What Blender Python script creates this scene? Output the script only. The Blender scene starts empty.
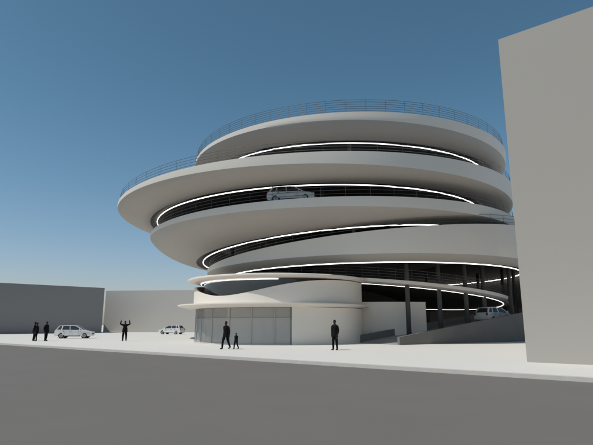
import bpy, bmesh, math, random
from mathutils import Vector, Matrix
random.seed(4)
sc = bpy.context.scene
col = sc.collection

# ------------------------------------------------------------ materials
def mat(name, base, rough=0.7, var=0.06, scale=1.5, metal=0.0, emit=None, bump=0.0, spec=0.4, coat=0.0):
    m = bpy.data.materials.new(name); m.use_nodes = True
    nt = m.node_tree; b = nt.nodes["Principled BSDF"]
    b.inputs["Roughness"].default_value = rough
    b.inputs["Metallic"].default_value = metal
    b.inputs["Specular IOR Level"].default_value = spec
    b.inputs["Coat Weight"].default_value = coat
    tc = nt.nodes.new("ShaderNodeTexCoord")
    n = nt.nodes.new("ShaderNodeTexNoise"); n.inputs["Scale"].default_value = scale
    n.inputs["Detail"].default_value = 6
    nt.links.new(tc.outputs["Object"], n.inputs["Vector"])
    r = nt.nodes.new("ShaderNodeValToRGB")
    r.color_ramp.elements[0].position = 0.3; r.color_ramp.elements[1].position = 0.7
    r.color_ramp.elements[0].color = (*[c*(1-var) for c in base], 1)
    r.color_ramp.elements[1].color = (*[min(1, c*(1+var)) for c in base], 1)
    nt.links.new(n.outputs["Fac"], r.inputs["Fac"])
    nt.links.new(r.outputs["Color"], b.inputs["Base Color"])
    if bump:
        bp = nt.nodes.new("ShaderNodeBump"); bp.inputs["Strength"].default_value = bump
        n2 = nt.nodes.new("ShaderNodeTexNoise"); n2.inputs["Scale"].default_value = 40
        nt.links.new(tc.outputs["Object"], n2.inputs["Vector"])
        nt.links.new(n2.outputs["Fac"], bp.inputs["Height"])
        nt.links.new(bp.outputs["Normal"], b.inputs["Normal"])
    if emit:
        b.inputs["Emission Color"].default_value = (1, 0.98, 0.94, 1)
        b.inputs["Emission Strength"].default_value = emit
    return m

M_white = mat("white_render", (0.77, 0.715, 0.65), 0.6, 0.02, 0.15)
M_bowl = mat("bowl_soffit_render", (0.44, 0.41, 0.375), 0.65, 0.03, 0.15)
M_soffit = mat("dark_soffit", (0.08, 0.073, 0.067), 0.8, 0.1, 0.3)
M_deck = mat("deck_concrete", (0.30, 0.29, 0.28), 0.8, 0.08, 0.6)
M_plaza = mat("plaza_concrete", (0.65, 0.635, 0.605), 0.75, 0.015, 0.08)
M_kerb = mat("kerb_stone", (0.54, 0.51, 0.475), 0.7, 0.04, 3)
M_road = mat("asphalt", (0.158, 0.149, 0.140), 0.85, 0.03, 0.4, bump=0.05, spec=0.2)
M_block = mat("grey_render", (0.385, 0.36, 0.328), 0.8, 0.012, 0.1)
M_block2 = mat("grey_render_far", (0.26, 0.25, 0.245), 0.8, 0.02, 0.1)
M_block3 = mat("pale_render_far", (0.47, 0.45, 0.42), 0.8, 0.02, 0.1)
M_slat = mat("louvre_grey", (0.20, 0.19, 0.18), 0.7, 0.05, 1)
M_rampw = mat("ramp_concrete", (0.17, 0.163, 0.155), 0.8, 0.06, 0.8)
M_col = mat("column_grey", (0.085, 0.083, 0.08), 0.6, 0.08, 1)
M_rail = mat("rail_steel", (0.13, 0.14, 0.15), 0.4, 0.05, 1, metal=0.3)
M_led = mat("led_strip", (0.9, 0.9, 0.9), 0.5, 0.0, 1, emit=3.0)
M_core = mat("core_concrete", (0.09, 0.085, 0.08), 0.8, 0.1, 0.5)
M_glassd = mat("dark_glass", (0.03, 0.035, 0.04), 0.08, 0.1, 1, spec=0.8)
M_paint = mat("silver_paint", (0.66, 0.66, 0.65), 0.3, 0.02, 2, metal=0.1, coat=0.6)
M_tyre = mat("tyre", (0.02, 0.02, 0.02), 0.9, 0.1, 8)
M_rim = mat("alloy", (0.45, 0.45, 0.45), 0.35, 0.05, 5, metal=0.7)
M_mull = mat("pale_mullion", (0.42, 0.42, 0.41), 0.5, 0.03, 5)
M_lampr = mat("tail_lamp", (0.35, 0.02, 0.02), 0.2, 0.05, 5)
M_lampw = mat("head_lamp", (0.75, 0.75, 0.75), 0.15, 0.05, 5)
M_trim = mat("black_trim", (0.03, 0.03, 0.03), 0.6, 0.1, 5)
M_jacket = mat("dark_jacket", (0.008, 0.008, 0.009), 0.95, 0.2, 6, spec=0.1)
M_trous = mat("dark_trousers", (0.006, 0.006, 0.007), 0.95, 0.2, 6, spec=0.1)
M_skin = mat("skin", (0.045, 0.03, 0.024), 0.7, 0.1, 8, spec=0.2)
M_hair = mat("hair", (0.008, 0.007, 0.006), 0.8, 0.2, 20, spec=0.1)
M_shoe = mat("shoe", (0.01, 0.01, 0.01), 0.6, 0.1, 8)

def glazing(name, lit_lo, lit_hi, ior):
    m = bpy.data.materials.new(name); m.use_nodes = True
    nt = m.node_tree
    for n in list(nt.nodes): nt.nodes.remove(n)
    o = nt.nodes.new("ShaderNodeOutputMaterial"); mx = nt.nodes.new("ShaderNodeMixShader"); m2_ = nt.nodes.new("ShaderNodeMixShader")
    tr = nt.nodes.new("ShaderNodeBsdfTransparent"); tr.inputs[0].default_value = (0.88, 0.89, 0.88, 1)
    df = nt.nodes.new("ShaderNodeBsdfDiffuse"); df.inputs[0].default_value = (0.66, 0.64, 0.61, 1)  # pale diffuse share stands in for light from inside the pavilion
    gl = nt.nodes.new("ShaderNodeBsdfGlossy"); gl.inputs["Roughness"].default_value = 0.03
    fr = nt.nodes.new("ShaderNodeFresnel"); fr.inputs[0].default_value = ior
    tc = nt.nodes.new("ShaderNodeTexCoord"); sx = nt.nodes.new("ShaderNodeSeparateXYZ"); rp = nt.nodes.new("ShaderNodeValToRGB")
    mr = nt.nodes.new("ShaderNodeMapRange"); mr.inputs[1].default_value = 0; mr.inputs[2].default_value = 3
    nt.links.new(tc.outputs["Object"], sx.inputs[0]); nt.links.new(sx.outputs[2], mr.inputs[0]); nt.links.new(mr.outputs[0], rp.inputs[0])
    rp.color_ramp.elements[0].position = 0.66; rp.color_ramp.elements[0].color = (lit_lo,)*3+(1,)
    rp.color_ramp.elements[1].position = 0.68; rp.color_ramp.elements[1].color = (lit_hi,)*3+(1,)
    nt.links.new(rp.outputs[0], m2_.inputs[0]); nt.links.new(tr.outputs[0], m2_.inputs[1]); nt.links.new(df.outputs[0], m2_.inputs[2])
    nt.links.new(fr.outputs[0], mx.inputs[0]); nt.links.new(m2_.outputs[0], mx.inputs[1])
    nt.links.new(gl.outputs[0], mx.inputs[2]); nt.links.new(mx.outputs[0], o.inputs[0])
    return m
M_glaz = glazing("pale_lit_glazing", 0.6, 0.45, 1.6)

# ------------------------------------------------------------ helpers
def empty(name, loc=(0, 0, 0), rz=0):
    e = bpy.data.objects.new(name, None); e.empty_display_size = 0.5
    e.location = loc; e.rotation_euler = (0, 0, rz); col.objects.link(e); return e

def mesh_obj(name, verts, faces, mats, parent=None, smooth=False, mi=None):
    me = bpy.data.meshes.new(name); me.from_pydata([tuple(v) for v in verts], [], faces)
    for m in (mats if isinstance(mats, list) else [mats]): me.materials.append(m)
    if mi:
        for p, i in zip(me.polygons, mi): p.material_index = i
    if smooth:
        for p in me.polygons: p.use_smooth = True
    me.update()
    ob = bpy.data.objects.new(name, me); col.objects.link(ob)
    if parent: ob.parent = parent
    return ob

def fix_normals(ob):
    bm = bmesh.new(); bm.from_mesh(ob.data); bmesh.ops.recalc_face_normals(bm, faces=bm.faces)
    bm.to_mesh(ob.data); bm.free(); return ob

def prism(name, pts, z0, z1, m, parent=None):
    n = len(pts)
    v = [(p[0], p[1], z0) for p in pts] + [(p[0], p[1], z1) for p in pts]
    f = [list(range(n))[::-1], list(range(n, 2*n))] + [[i, (i+1) % n, n+(i+1) % n, n+i] for i in range(n)]
    return fix_normals(mesh_obj(name, v, f, m, parent))

def beam(bm, a, b, w, h=None, mi=0):
    h = h or w
    a, b = Vector(a), Vector(b); d = (b-a)
    if d.length < 1e-6: return
    d.normalize()
    up = Vector((0, 0, 1)) if abs(d.z) < 0.95 else Vector((1, 0, 0))
    s = d.cross(up).normalized(); u = s.cross(d).normalized()
    vs = []
    for p in (a, b):
        for i, j in ((-1, -1), (1, -1), (1, 1), (-1, 1)):
            vs.append(bm.verts.new(p + s*i*w/2 + u*j*h/2))
    for q in ((3, 2, 1, 0), (4, 5, 6, 7), (0, 1, 5, 4), (1, 2, 6, 5), (2, 3, 7, 6), (3, 0, 4, 7)):
        f = bm.faces.new([vs[k] for k in q]); f.material_index = mi

def cyl(bm, a, b, r0, r1=None, seg=12, mi=0):
    r1 = r0 if r1 is None else r1
    a, b = Vector(a), Vector(b); d = (b-a).normalized()
    up = Vector((0, 0, 1)) if abs(d.z) < 0.95 else Vector((1, 0, 0))
    s = d.cross(up).normalized(); u = s.cross(d).normalized()
    A = [bm.verts.new(a+(s*math.cos(t)+u*math.sin(t))*r0) for t in [2*math.pi*i/seg for i in range(seg)]]
    B = [bm.verts.new(b+(s*math.cos(t)+u*math.sin(t))*r1) for t in [2*math.pi*i/seg for i in range(seg)]]
    for i in range(seg):
        f = bm.faces.new([A[i], A[(i+1) % seg], B[(i+1) % seg], B[i]]); f.material_index = mi; f.smooth = True
    f = bm.faces.new(A[::-1]); f.material_index = mi
    f = bm.faces.new(B); f.material_index = mi

def bm_obj(name, bm, mats, parent=None):
    bmesh.ops.recalc_face_normals(bm, faces=bm.faces)
    me = bpy.data.meshes.new(name); bm.to_mesh(me); bm.free()
    for m in (mats if isinstance(mats, list) else [mats]): me.materials.append(m)
    ob = bpy.data.objects.new(name, me); col.objects.link(ob)
    if parent: ob.parent = parent
    return ob

def tube(name, pts, r, m, parent, closed=True, seg=6):
    n = len(pts); V = []; F = []
    for i, p in enumerate(pts):
        p = Vector(p)
        if closed: d = Vector(pts[(i+1) % n])-Vector(pts[i-1])
        else: d = Vector(pts[min(i+1, n-1)])-Vector(pts[max(i-1, 0)])
        d.normalize(); s = d.cross(Vector((0, 0, 1))).normalized(); u = s.cross(d)
        for k in range(seg):
            t = 2*math.pi*k/seg; V.append(p+(s*math.cos(t)+u*math.sin(t))*r)
    for i in range(n if closed else n-1):
        j = (i+1) % n
        for k in range(seg):
            l = (k+1) % seg; F.append([i*seg+k, i*seg+l, j*seg+l, j*seg+k])
    return fix_normals(mesh_obj(name, V, F, m, parent, smooth=True))

# ------------------------------------------------------------ ground
E = Vector((8.8, 15.3)); D = Vector((0.77, -0.638)).normalized(); Nn = Vector((0.638, 0.77)).normalized()
def P(s, n): q = E + D*s + Nn*n; return (q.x, q.y)
BIG = 1500
mesh_obj("road", [(-BIG*2, -BIG*2, -0.13), (BIG*2, -BIG*2, -0.13), (BIG*2, BIG*2, -0.13), (-BIG*2, BIG*2, -0.13)], [[0, 1, 2, 3]], M_road)
prism("kerb", [P(-BIG, 0), P(BIG, 0), P(BIG, 0.30), P(-BIG, 0.30)], -0.13, 0.004, M_kerb)
prism("plaza_pavement", [P(-BIG, 0.30), P(BIG, 0.30), P(BIG, BIG), P(-BIG, BIG)], -0.129, 0.0, M_plaza)

# ------------------------------------------------------------ blocks
def block(name, a, b, depth, h, m, back):
    a = Vector(a); b = Vector(b); back = Vector(back).normalized()
    e = empty(name)
    prism("walls", [a, b, b+back*depth, a+back*depth], 0.0, h, m, e)
    c = (a+b+b+back*depth+a+back*depth)/4
    q = [c+(p-c)*0.80 for p in (a, b, b+back*depth, a+back*depth)]
    prism("roof_upstand", q, h+0.002, h+0.12, m, e)
    return e
A0 = Vector((9.72, 21.7))
block("tall_building", A0, A0+D*34, 22, 15.0, M_block, Nn)
block("low_building", (-64, 72), (-37.2, 97), 16, 8.5, M_block2, (-0.68, 0.73))
block("low_building", (-40.5, 106.5), (75, 96), 14, 8.6, M_block3, (0.09, 0.99))

# ------------------------------------------------------------ spiral building
B = empty("spiral_parking_building")
NS = 192
CC = Vector((6.0, 60.0))
def plane_z(z3, phi):
    zl, zr, zf = z3; mid = (zl+zr)/2
    return mid + (zr-zl)/2*math.cos(phi) - (zf-mid)*math.sin(phi)
def cpt(c, r, z3, phi, dz=0):
    return Vector((c[0]+r*math.cos(phi), c[1]+r*math.sin(phi), plane_z(z3, phi)+dz))

def ring(idx, rim, lip, edge=(0.2, 0.2, 0.2), led=True, rails=5, rail_h=1.1, ledoff=1.0):
    V = []; F = []; MI = []
    nf = 8
    rows = []
    for i in range(NS):
        phi = 2*math.pi*i/NS
        R = cpt(rim[0], rim[1], rim[2], phi)
        L = cpt(lip[0], lip[1], lip[2], phi)
        eg = max(0.12, plane_z(edge, phi))
        inw = Vector((math.cos(phi), math.sin(phi), 0))
        if R.z-L.z < 0.5: L.z = R.z-0.5
        eg = min(eg, R.z-L.z-0.12)
        gap = ((R-L).xy.length)
        bat = min(0.12*eg, 0.3*gap)
        R1 = R-inw*bat*0.4+Vector((0, 0, -eg*0.5))
        R2 = R-inw*bat+Vector((0, 0, -eg))
        row = [R, R1, R2]
        for k in range(1, nf+1):
            t = k/nf
            h = 0.6*(1-math.cos(t*math.pi/2))+0.4*t
            v = 0.6*math.sin(t*math.pi/2)+0.4*t
            row.append(Vector((R2.x+(L.x-R2.x)*h, R2.y+(L.y-R2.y)*h, R2.z+(L.z-R2.z)*v)))
        row.append(L-inw*0.25+Vector((0, 0, 0.02)))
        zc = max(R.z-0.65, L.z+0.25)
        zc = min(zc, R.z-0.2)
        row.append(Vector((L.x-inw.x*2.2, L.y-inw.y*2.2, zc)))
        row.append(Vector((CC.x+6*inw.x, CC.y+6*inw.y, zc)))
        row.append(Vector((CC.x+6*inw.x, CC.y+6*inw.y, R.z-0.03)))
        row.append(R-inw*0.35+Vector((0, 0, -0.03)))
        row.append(R-inw*0.33)
        rows.append(row)
    n = len(rows[0])
    for r in rows: V += r
    for i in range(NS):
        j = (i+1) % NS
        for k in range(n):
            l = (k+1) % n
            F.append([i*n+k, i*n+l, j*n+l, j*n+k])
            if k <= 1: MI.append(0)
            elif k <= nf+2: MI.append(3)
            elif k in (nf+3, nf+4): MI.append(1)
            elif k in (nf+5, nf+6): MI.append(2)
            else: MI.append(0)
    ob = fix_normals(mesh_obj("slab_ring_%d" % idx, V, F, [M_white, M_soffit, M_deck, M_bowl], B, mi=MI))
    for p in ob.data.polygons: p.use_smooth = True
    ob.data.set_sharp_from_angle(angle=math.radians(20))
    if led:
        pts = []
        for i in range(NS):
            phi = 2*math.pi*i/NS
            L = cpt(lip[0], lip[1]-ledoff, lip[2], phi, 0.06)
            L.z = min(L.z, plane_z(rim[2], phi)-0.45)
            pts.append(L)
        tube("led_strip_%d" % idx, pts, 0.05, M_led, B)
    if rails:
        for k in range(rails):
            z = rail_h*(k+1)/rails
            tube("rail_%d_%d" % (idx, k), [cpt(rim[0], rim[1]-0.25, rim[2], 2*math.pi*i/NS, z) for i in range(NS)], 0.02, M_rail, B, seg=4)
        bm = bmesh.new()
        for i in range(64):
            phi = 2*math.pi*i/64
            a = cpt(rim[0], rim[1]-0.27, rim[2], phi, -0.03); b = a+Vector((0, 0, rail_h))
            beam(bm, a, b, 0.02)
        bm_obj("rail_posts_%d" % idx, bm, M_rail, B)

R = {
 1: (((6.2, 59.7), 18.5, (20.0, 20.0, 20.05)), ((6.6, 59.6), 16.8, (19.2, 18.2, 18.0)), (0.25, 1.2, 0.75)),
 2: (((2.1, 60.0), 22.8, (14.15, 15.65, 14.9)), ((2.6, 60.0), 20.0, (12.8, 13.4, 13.2)), (0.25, 1.7, 0.95)),
 3: (((4.0, 59.9), 21.0, (11.2, 12.1, 11.7)), ((5.5, 59.8), 17.5, (8.4, 10.9, 9.95)), (0.3, 0.95, 0.8)),
 4: (((8.5, 60.0), 19.0, (7.5, 11.0, 9.5)), ((8.8, 60.2), 17.8, (6.8, 7.0, 6.85)), (0.3, 3.4, 2.1)),
 5: (((9.0, 60.5), 15.6, (6.4, 4.0, 5.5)), ((9.0, 60.5), 15.2, (6.0, 3.5, 5.15)), (0.3, 0.3, 0.3)),
}
ring(1, *R[1], rails=6, rail_h=1.25)
ring(2, *R[2], rails=4, rail_h=1.0)
ring(3, *R[3], rails=3, rail_h=0.9)
ring(4, *R[4], rails=3, rail_h=0.9)
ring(5, *R[5], rails=4, rail_h=1.0, ledoff=0.5)

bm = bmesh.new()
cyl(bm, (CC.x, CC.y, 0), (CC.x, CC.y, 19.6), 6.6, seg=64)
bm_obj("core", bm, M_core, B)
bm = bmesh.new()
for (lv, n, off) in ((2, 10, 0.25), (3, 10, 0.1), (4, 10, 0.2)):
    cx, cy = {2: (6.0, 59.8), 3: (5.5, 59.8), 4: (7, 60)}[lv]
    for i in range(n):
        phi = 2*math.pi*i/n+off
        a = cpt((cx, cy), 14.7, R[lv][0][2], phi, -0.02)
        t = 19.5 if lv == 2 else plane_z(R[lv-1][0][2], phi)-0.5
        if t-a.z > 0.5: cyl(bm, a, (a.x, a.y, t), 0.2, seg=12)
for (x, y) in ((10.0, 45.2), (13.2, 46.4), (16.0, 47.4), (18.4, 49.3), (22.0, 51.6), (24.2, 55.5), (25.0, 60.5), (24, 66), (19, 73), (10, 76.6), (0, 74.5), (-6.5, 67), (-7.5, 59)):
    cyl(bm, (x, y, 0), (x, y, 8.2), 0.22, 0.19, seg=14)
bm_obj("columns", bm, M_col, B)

def arcwall(name, c, r, th, p0, p1, z0, z1, m, parent, seg=40, ztop=None):
    V = []; F = []
    for i in range(seg+1):
        phi = math.radians(p0+(p1-p0)*i/seg)
        zt = ztop(phi) if ztop else z1
        for rr, z in ((r, z0), (r, zt), (r-th, zt), (r-th, z0)):
            V.append((c[0]+rr*math.cos(phi), c[1]+rr*math.sin(phi), z))
    for i in range(seg):
        for k in range(4):
            l = (k+1) % 4; F.append([i*4+k, i*4+l, i*4+4+l, i*4+4+k])
    F.append([0, 1, 2, 3]); F.append([seg*4+3, seg*4+2, seg*4+1, seg*4])
    ob = fix_normals(mesh_obj(name, V, F, m, parent))
    for p in ob.data.polygons:
        if abs(p.normal.z) < 0.5: p.use_smooth = True
    ob.data.set_sharp_from_angle(angle=math.radians(30))
    return ob
arcwall("ground_floor_wall", (9, 60.5), 14.2, 0.25, 225, 282, 0, 3.6, M_white, B)
arcwall("ground_floor_wall_rear", (8.8, 60.2), 17.5, 0.25, -25, 170, 0, 3.4, M_slat, B, 80)
bm = bmesh.new()
for i in range(190):
    phi = math.radians(-30+200*i/189)
    p = Vector((8.8+17.4*math.cos(phi), 60.2+17.4*math.sin(phi), 3.4))
    beam(bm, p, p+Vector((0, 0, 4.2)), 0.20, 0.30)
bm_obj("rear_louvres", bm, M_slat, B)

# entry ramp with parapets
a = Vector((8.0, 39.6)); b = Vector((24.0, 49.5)); d = (b-a).normalized(); s = Vector((-d.y, d.x))
def slab(name, a, b, off0, off1, za0, zb0, za1, zb1, m):
    v = []
    for q, z0, z1 in ((a, za0, za1), (b, zb0, zb1)):
        p, r = q+s*off0, q+s*off1
        v += [(p.x, p.y, z0), (r.x, r.y, z0), (r.x, r.y, z1), (p.x, p.y, z1)]
    return fix_normals(mesh_obj(name, v, [[0, 1, 2, 3], [4, 5, 6, 7], [0, 1, 5, 4], [1, 2, 6, 5], [2, 3, 7, 6], [3, 0, 4, 7]], m, B))
slab("ramp_slab", a, b, 0.25, 5.2, -0.01, -0.01, 0.02, 2.4, M_deck)
slab("ramp_parapet_outer", a, b, 0.0, 0.25, -0.01, -0.01, 0.6, 3.05, M_rampw)
slab("ramp_parapet_inner", a, b, 5.2, 5.45, -0.01, -0.01, 0.6, 3.05, M_rampw)

# ------------------------------------------------------------ entrance pavilion
Pv = empty("entrance_pavilion", (-1.7, 47.0, 0))
def lathe_disc(name, r, z0, z1, m, parent, seg=128, lipw=0.5, edge=0.10):
    V = []; F = []
    prof = [(0.001, z1), (r-0.05, z1), (r, z1-0.04), (r, z1-edge), (r-lipw*0.5, z0+(z1-edge-z0)*0.3), (r-lipw, z0), (0.001, z0)]
    n = len(prof)
    for i in range(seg):
        t = 2*math.pi*i/seg
        for rr, z in prof: V.append((rr*math.cos(t), rr*math.sin(t), z))
    for i in range(seg):
        j = (i+1) % seg
        for k in range(n-1): F.append([i*n+k, i*n+k+1, j*n+k+1, j*n+k])
    return fix_normals(mesh_obj(name, V, F, m, parent))
lathe_disc("roof_disc", 8.35, 5.2, 5.5, M_white, Pv, lipw=1.2, edge=0.14)
def ztop(phi):
    g = math.degrees(phi) % 360
    w = math.exp(-((g-236)/40)**2)
    return 5.18-1.35*w
arcwall("upper_wall", (0, 0), 7.75, 0.2, 0, 360, 3.20, 5.1, M_white, Pv, 120, ztop=ztop)
arcwall("clerestory_glass", (0, 0), 6.9, 0.05, 0, 360, 3.20, 5.198, M_glassd, Pv, 96)
tube("clerestory_led", [(7.15*math.cos(math.radians(g)), 7.15*math.sin(math.radians(g)), 5.13) for g in range(185, 275, 3)], 0.03, M_led, Pv, closed=False)
V = []; F = []
seg = 160
for i in range(seg):
    t = 2*math.pi*i/seg
    g = math.degrees(t)
    ro = 8.35+1.05*math.exp(-((g-225)/55)**2)
    for rr, z in ((ro, 3.20), (ro, 3.10), (ro-0.9, 2.90), (6.4, 2.88), (6.4, 3.20)):
        V.append((rr*math.cos(t), rr*math.sin(t), z))
for i in range(seg):
    j = (i+1) % seg
    for k in range(5): F.append([i*5+k, i*5+(k+1) % 5, j*5+(k+1) % 5, j*5+k])
fix_normals(mesh_obj("canopy_ring", V, F, M_white, Pv))
arcwall("lower_wall", (0, 0), 7.75, 0.2, 280, 530, 0, 2.90, M_white, Pv, 90)
arcwall("glazing_panel", (0, 0), 7.5, 0.03, 171, 279.5, 0.10, 2.88, M_glaz, Pv, 60)
arcwall("interior_partition", (0.5, 0.5), 5.6, 0.15, 200, 330, 0, 2.86, M_white, Pv, 40)
bm = bmesh.new()
for q, g in enumerate((173, 181, 190, 200, 212, 226, 241, 256, 270)):
    t = math.radians(g); t2 = math.radians(g+6 if g < 205 else g)
    beam(bm, (7.54*math.cos(t), 7.54*math.sin(t), 0), (7.54*math.cos(t2), 7.54*math.sin(t2), 2.88), 0.05)
bm_obj("mullions", bm, M_mull, Pv)
arcwall("transom", (0, 0), 7.56, 0.07, 171, 279.5, 2.0, 2.05, M_mull, Pv, 60)
arcwall("plinth", (0, 0), 7.62, 0.2, 171, 279.5, 0.0, 0.10, M_kerb, Pv, 60)

# ------------------------------------------------------------ cars
def car(loc, rz, tilt=0.0, paint=M_paint):
    e = empty("parked_car", loc, rz); e.rotation_euler = (0, tilt, rz)
    L = 4.1; x0 = -L/2
    arch = lambda cx: [(cx+0.37*math.cos(t), 0.31+0.37*math.sin(t)) for t in [math.radians(-8+196*i/12) for i in range(13)]]
    out = [(0.03, 0.30), (0.0, 0.50), (0.06, 0.66), (0.30, 0.78), (0.98, 0.94), (1.8, 0.955), (3.2, 0.975), (3.85, 0.99), (4.02, 0.92), (4.08, 0.62), (4.07, 0.34), (3.95, 0.24)]
    out += arch(3.28) + arch(0.80) + [(0.2, 0.24)]
    W = 0.84
    bm = bmesh.new()
    ys = [-1, -0.9, 0, 0.9, 1]
    rows = []
    for k in ys:
        row = []
        for (x, z) in out:
            w = W*(1-0.10*max(0, (0.7-x)/0.7)**2-0.07*max(0, (x-3.4)/0.7)**2)
            zz = z-0.05 if abs(k) == 1 and z > 0.7 else z
            row.append(bm.verts.new((x0+x, w*k, zz)))
        rows.append(row)
    n = len(out)
    for a, b in zip(rows[:-1], rows[1:]):
        for i in range(n):
            f = bm.faces.new([a[i], a[(i+1) % n], b[(i+1) % n], b[i]])
    f1 = bm.faces.new(rows[0][::-1]); f2 = bm.faces.new(rows[-1])
    bmesh.ops.triangulate(bm, faces=[f1, f2])
    body = bm_obj("body", bm, paint, e)
    for p in body.data.polygons: p.use_smooth = True
    body.data.set_sharp_from_angle(angle=math.radians(35))
    wb, wt = 0.76, 0.58
    c = lambda x, y, z: Vector((x0+x, y, z))
    B4 = [c(0.98, -wb, 0.90), c(3.96, -wb+0.04, 0.93), c(3.96, wb-0.04, 0.93), c(0.98, wb, 0.90)]
    T4 = [c(1.80, -wt, 1.40), c(3.58, -wt+0.02, 1.39), c(3.58, wt-0.02, 1.39), c(1.80, wt, 1.40)]
    mesh_obj("windows", B4+T4, [[0, 1, 5, 4], [1, 2, 6, 5], [2, 3, 7, 6], [3, 0, 4, 7], [4, 5, 6, 7]], M_glassd, e)
    bm = bmesh.new()
    R0 = [(1.74, wt+.02, 1.395), (2.1, wt+.02, 1.44), (2.9, wt+.02, 1.445), (3.66, wt, 1.40)]
    prev = None
    for (x, w, z) in R0:
        row = [bm.verts.new(c(x, w*k, z+(0.035 if abs(k) < 1 else 0))) for k in (-1, -0.7, 0, 0.7, 1)] + [bm.verts.new(c(x, w*k, z-0.04)) for k in (1, -1)]
        if prev:
            for i in range(7): bm.faces.new([prev[i], prev[(i+1) % 7], row[(i+1) % 7], row[i]])
        else: bm.faces.new(row)
        prev = row
    bm.faces.new(prev[::-1])
    for s_ in (-1, 1):
        beam(bm, c(0.97, s_*wb, 0.91), c(1.78, s_*wt, 1.41), 0.07)
        beam(bm, c(2.38, s_*(wb-0.0), 0.93), c(2.46, s_*(wt+.01), 1.41), 0.07)
        beam(bm, c(3.30, s_*(wb-0.02), 0.95), c(3.22, s_*(wt+.005), 1.40), 0.09)
        beam(bm, c(3.90, s_*(wb-0.05), 0.95), c(3.58, s_*(wt-.01), 1.40), 0.13)
        beam(bm, c(1.30, s_*0.80, 1.00), c(1.30, s_*0.96, 1.02), 0.12, 0.13)
    bm_obj("roof_and_pillars", bm, paint, e)
    bm = bmesh.new()
    for cx in (0.80, 3.28):
        for s_ in (-1, 1):
            cyl(bm, c(cx, s_*0.62, 0.31), c(cx, s_*0.83, 0.31), 0.31, seg=28, mi=0)
            cyl(bm, c(cx, s_*0.80, 0.31), c(cx, s_*0.838, 0.31), 0.20, seg=20, mi=1)
            for q in range(5):
                t = q*2*math.pi/5
                beam(bm, c(cx, s_*0.842, 0.31), c(cx+0.19*math.cos(t), s_*0.842, 0.31+0.19*math.sin(t)), 0.04, 0.02, mi=0)
    bm_obj("wheels", bm, [M_tyre, M_rim], e)
    bm = bmesh.new()
    for s_ in (-1, 1):
        beam(bm, c(0.09, s_*0.50, 0.66), c(0.09, s_*0.74, 0.68), 0.16, 0.12, mi=0)
        beam(bm, c(4.04, s_*0.58, 0.80), c(4.04, s_*0.76, 0.80), 0.10, 0.24, mi=1)
        for dx in (1.42, 2.42, 3.05):
            beam(bm, c(dx, s_*0.8415, 0.35 if dx < 3 else 0.72), c(dx, s_*0.8415, 0.90), 0.012, 0.006, mi=2)
        for dx in (2.18, 3.0):
            beam(bm, c(dx, s_*0.848, 0.82), c(dx+0.15, s_*0.848, 0.82), 0.03, 0.03, mi=2)
        beam(bm, c(1.2, s_*0.83, 0.27), c(2.88, s_*0.83, 0.27), 0.05, 0.08, mi=2)
    beam(bm, c(0.01, -0.40, 0.50), c(0.01, 0.40, 0.50), 0.05, 0.12, mi=2)
    beam(bm, c(4.08, -0.25, 0.62), c(4.08, 0.25, 0.62), 0.02, 0.11, mi=0)
    bm_obj("lamps_and_trim", bm, [M_lampw, M_lampr, M_trim], e)
    return e
car((-25.7, 59.0, 0.0), math.radians(8+180))
car((-20.6, 84.0, 0.0), math.radians(-18))
car((-0.4, 41.4, 11.66), math.radians(170))
car((19.2, 49.0, 1.72), math.radians(212), 0.0)

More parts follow.
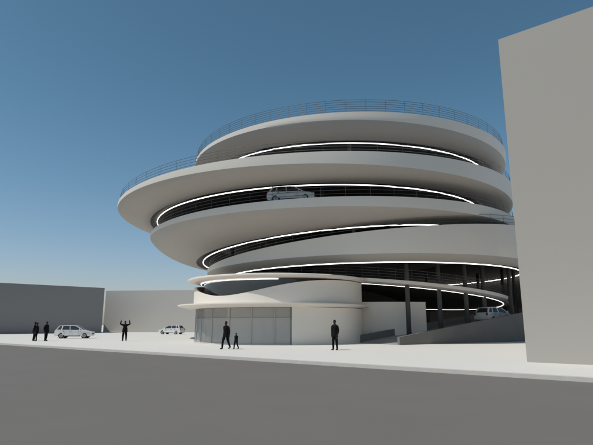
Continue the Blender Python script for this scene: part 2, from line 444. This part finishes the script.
# ------------------------------------------------------------ people
def person(name, loc, rz, H=1.78, pose="stand", carry=None, fat=1.0):
    k = H/1.78
    e = empty(name, loc, rz)
    J = {}
    J["pelvis"] = (0, 0, 0.95); J["waist"] = (0, 0.01, 1.10); J["chest"] = (0, 0.01, 1.30); J["neckb"] = (0, 0, 1.45); J["neck"] = (0, 0.015, 1.54)
    J["head"] = (0, 0.03, 1.60)
    st = {"stand": (0.06, -0.03), "walk": (0.26, -0.28), "arms_up": (0.04, -0.03)}[pose]
    for sd, n, fy in ((1, "r", st[0]), (-1, "l", st[1])):
        wid = 0.105 if pose != "arms_up" else 0.13
        J["hip"+n] = (0.09*sd, 0, 0.92)
        bend = 0.07 if pose == "walk" else 0.02
        J["knee"+n] = (wid*sd, fy*0.45+bend*(1 if fy > 0 else 0.6), 0.50)
        lift = 0.06 if (fy < -0.1) else 0.0
        J["ank"+n] = (wid*1.05*sd, fy-0.03, 0.09+lift)
        J["heel"+n] = (wid*1.05*sd, fy-0.07, 0.045+lift)
        J["toe"+n] = (wid*1.25*sd, fy+0.16, 0.035)
        J["sho"+n] = (0.175*sd, 0, 1.41)
        sw = -fy*0.75
        if pose == "arms_up":
            J["elb"+n] = (0.42*sd, 0.04, 1.50); J["wri"+n] = (0.36*sd, 0.07, 1.76); J["hand"+n] = (0.33*sd, 0.08, 1.84)
        elif carry == n:
            J["elb"+n] = (0.25*sd, -0.02, 1.13); J["wri"+n] = (0.34*sd, 0.10, 0.91); J["hand"+n] = (0.37*sd, 0.12, 0.84)
        else:
            J["elb"+n] = (0.225*sd, sw*0.45-0.03, 1.13); J["wri"+n] = (0.22*sd, sw+0.05, 0.90); J["hand"+n] = (0.215*sd, sw+0.07, 0.82)
    rad = dict(pelvis=(.175, .135), waist=(.17, .125), chest=(.185, .135), neckb=(.12, .095), neck=(.058, .06), head=(.06, .065))
    for n in "rl":
        rad.update({"hip"+n: (.105, .115), "knee"+n: (.075, .078), "ank"+n: (.052, .055), "heel"+n: (.045, .045), "toe"+n: (.045, .03),
                    "sho"+n: (.085, .088), "elb"+n: (.06, .062), "wri"+n: (.042, .042), "hand"+n: (.038, .026)})
    ed = [("pelvis", "waist", 0), ("waist", "chest", 0), ("chest", "neckb", 0), ("neckb", "neck", 2), ("neck", "head", 2)]
    for n in "rl":
        ed += [("pelvis", "hip"+n, 1), ("hip"+n, "knee"+n, 1), ("knee"+n, "ank"+n, 1), ("ank"+n, "heel"+n, 3), ("heel"+n, "toe"+n, 3),
               ("neckb", "sho"+n, 0), ("sho"+n, "elb"+n, 0), ("elb"+n, "wri"+n, 0), ("wri"+n, "hand"+n, 2)]
    names = list(J); idx = {n: i for i, n in enumerate(names)}
    V = [Vector(J[n])*k for n in names]; Ed = [(idx[a], idx[b]) for a, b, _ in ed]
    lab = [l for _, _, l in ed]
    RR = [rad[n] for n in names]
    roots = [idx["pelvis"]]
    for n, sd in (("r", 1), ("l", -1)):
        w = V[idx["wri"+n]]; h = V[idx["hand"+n]]; d = (h-w).normalized()
        across = Vector((0, 1, 0)) - d*d.y; across.normalize(); nrm = d.cross(across)
        for q, (o_, ln) in enumerate(((-0.027, .060), (-0.009, .075), (0.010, .080), (0.028, .070))):
            b0 = len(V)
            p0 = h+across*o_*k-d*0.01*k; p1 = p0+d*(0.02+ln*0.5)*k; p2 = p1+(d*0.9-nrm*0.45*sd).normalized()*ln*0.55*k
            V += [p0, p1, p2]; RR += [(.0095,)*2, (.009,)*2, (.007,)*2]; Ed += [(b0, b0+1), (b0+1, b0+2)]; lab += [2, 2]; roots.append(b0)
        b0 = len(V)
        p0 = w+(h-w)*0.45+across*0.02*k; p1 = p0+(across*0.8+d*0.6)*0.04*k; p2 = p1+(across*0.25+d)*0.032*k
        V += [p0, p1, p2]; RR += [(.012,)*2, (.011,)*2, (.009,)*2]; Ed += [(b0, b0+1), (b0+1, b0+2)]; lab += [2, 2]; roots.append(b0)
    me = bpy.data.meshes.new("body"); me.from_pydata([tuple(v) for v in V], Ed, [])
    ob = bpy.data.objects.new("body_tmp", me); col.objects.link(ob)
    sk = ob.modifiers.new("skin", "SKIN"); sk.use_smooth_shade = True; sk.branch_smoothing = 0.6
    for i, v in enumerate(me.skin_vertices[0].data):
        f = fat if i < len(names) else 1
        v.radius = (RR[i][0]*k*f, RR[i][1]*k*f); v.use_root = i in roots
    sb = ob.modifiers.new("sub", "SUBSURF"); sb.levels = 2; sb.render_levels = 2
    dg = bpy.context.evaluated_depsgraph_get(); dg.update()
    m2 = bpy.data.meshes.new_from_object(ob.evaluated_get(dg))
    bpy.data.objects.remove(ob)
    m2.materials.clear()
    for m in (M_jacket, M_trous, M_skin, M_shoe): m2.materials.append(m)
    for p in m2.polygons:
        c = p.center; best = 1e9; bl = 0
        for (a_, b_), l in zip(Ed, lab):
            A_, B_ = V[a_], V[b_]; t = max(0, min(1, (c-A_).dot(B_-A_)/max(1e-9, (B_-A_).length_squared)))
            dd = (c-(A_+(B_-A_)*t)).length
            if dd < best: best = dd; bl = l
        p.material_index = bl; p.use_smooth = True
    bo = bpy.data.objects.new("body", m2); col.objects.link(bo); bo.parent = e
    bm = bmesh.new()
    bmesh.ops.create_uvsphere(bm, u_segments=24, v_segments=18, radius=1)
    for v in bm.verts:
        x, y, z = v.co
        jaw = 1-0.25*max(0, -z)**1.5
        v.co = Vector((x*0.077*jaw, y*0.098*(1-0.12*max(0, -z)) + (0.012 if z < 0 and y > 0 else 0), z*0.12))
        if y > 0.75 and abs(x) < 0.22 and -0.35 < z < 0.12: v.co.y += 0.018*(1-abs(x)/0.25)
        if y > 0.7 and 0.25 < abs(x) < 0.6 and 0.0 < z < 0.25: v.co.y -= 0.006
    for s_ in (-1, 1):
        r = bmesh.ops.create_uvsphere(bm, u_segments=8, v_segments=6, radius=1)
        for v in r["verts"]: v.co = Vector((v.co.x*0.012+s_*0.077, v.co.y*0.02-0.005, v.co.z*0.032-0.005))
    for v in bm.verts: v.co = Vector((v.co.x, v.co.y+0.03, v.co.z+1.66))*k
    for f in bm.faces: f.smooth = True
    bm_obj("head", bm, M_skin, e)
    bm = bmesh.new()
    bmesh.ops.create_uvsphere(bm, u_segments=24, v_segments=18, radius=1)
    dele = [v for v in bm.verts if v.co.z < -0.25 or (v.co.y > 0.35 and v.co.z < 0.45)]
    bmesh.ops.delete(bm, geom=dele, context="VERTS")
    for v in bm.verts: v.co = Vector((v.co.x*0.086, v.co.y*0.108+0.025, v.co.z*0.128+1.665))*k
    for f in bm.faces: f.smooth = True
    bm_obj("hair", bm, M_hair, e)
    bm = bmesh.new(); seg = 20; rows = []
    for z, rx, ry in ((1.20, .17, .13), (1.0, .19, .15), (0.84, .20, .16), (0.78, .20, .16)):
        rows.append([bm.verts.new(Vector((rx*fat*math.cos(2*math.pi*i/seg), ry*fat*math.sin(2*math.pi*i/seg), z))*k) for i in range(seg)])
    for a_, b_ in zip(rows[:-1], rows[1:]):
        for i in range(seg):
            f = bm.faces.new([a_[i], a_[(i+1) % seg], b_[(i+1) % seg], b_[i]]); f.smooth = True
    bm_obj("jacket_hem", bm, M_jacket, e)
    return e
person("man_standing", (2.4, 31.8, 0), math.radians(145), 1.84, "stand", fat=1.08)
person("man_walking", (-4.58, 33.1, 0), math.radians(150), 1.76, "walk", carry="l", fat=1.08)
person("child_walking", (-3.90, 33.0, 0), math.radians(150), 1.02, "walk", fat=1.2)
person("man_with_raised_arms", (-16.5, 48.9, 0), math.radians(190), 1.90, "arms_up", fat=1.2)
person("woman_standing", (-25.0, 49.0, 0), math.radians(100), 1.74, "stand", fat=1.05)
person("man_standing", (-24.3, 49.4, 0), math.radians(-110), 1.84, "stand", fat=1.1)
person("man_standing", (-25.55, 49.6, 0), math.radians(-60), 1.80, "stand", fat=1.1)

# ------------------------------------------------------------ light, sky, camera
el = math.radians(58); hx, hy = -0.88, -0.45
h = math.hypot(hx, hy); hx /= h; hy /= h
S = Vector((hx*math.cos(el), hy*math.cos(el), math.sin(el)))
sl = bpy.data.lights.new("sun", "SUN"); sl.energy = 3.1; sl.angle = math.radians(0.5); sl.color = (1, 0.95, 0.87)
so = bpy.data.objects.new("sun", sl); col.objects.link(so); so.rotation_euler = S.to_track_quat("Z", "Y").to_euler()
w = bpy.data.worlds.new("World"); sc.world = w; w.use_nodes = True
nt = w.node_tree; bg = nt.nodes["Background"]; bg.inputs[1].default_value = 0.08
sky = nt.nodes.new("ShaderNodeTexSky"); sky.sky_type = "NISHITA"; sky.sun_disc = False
sky.sun_elevation = el; sky.sun_rotation = math.atan2(hx, hy)
sky.air_density = 1.0; sky.dust_density = 1.0; sky.ozone_density = 1.0
tc = nt.nodes.new("ShaderNodeTexCoord"); sp = nt.nodes.new("ShaderNodeSeparateXYZ"); rp = nt.nodes.new("ShaderNodeValToRGB")
nt.links.new(tc.outputs["Generated"], sp.inputs[0]); nt.links.new(sp.outputs[2], rp.inputs[0])
cr = rp.color_ramp
cr.elements[0].position = 0.0; cr.elements[0].color = (1.25, 1.18, 1.32, 1)
cr.elements[1].position = 1.0; cr.elements[1].color = (0.95, 0.95, 0.88, 1)
for p_, c_ in ((0.10, (1.15, 1.2, 1.28)), (0.22, (0.98, 1.2, 1.22)), (0.40, (0.80, 1.14, 1.12)), (0.62, (0.74, 1.08, 1.04))):
    e_ = cr.elements.new(p_); e_.color = (*c_, 1)
ml = nt.nodes.new("ShaderNodeVectorMath"); ml.operation = "MULTIPLY"
nt.links.new(sky.outputs[0], ml.inputs[0]); nt.links.new(rp.outputs[0], ml.inputs[1])
nt.links.new(ml.outputs[0], bg.inputs[0])
cam = bpy.data.cameras.new("camera"); co = bpy.data.objects.new("camera", cam); col.objects.link(co)
cam.sensor_width = 36; cam.lens = 30.17; cam.clip_end = 6000
co.location = (0, 0, 1.55); co.rotation_euler = (math.radians(90+11.6), 0, 0)
sc.camera = co
sc.view_settings.view_transform = "Standard"; sc.view_settings.look = "None"; sc.view_settings.exposure = 0
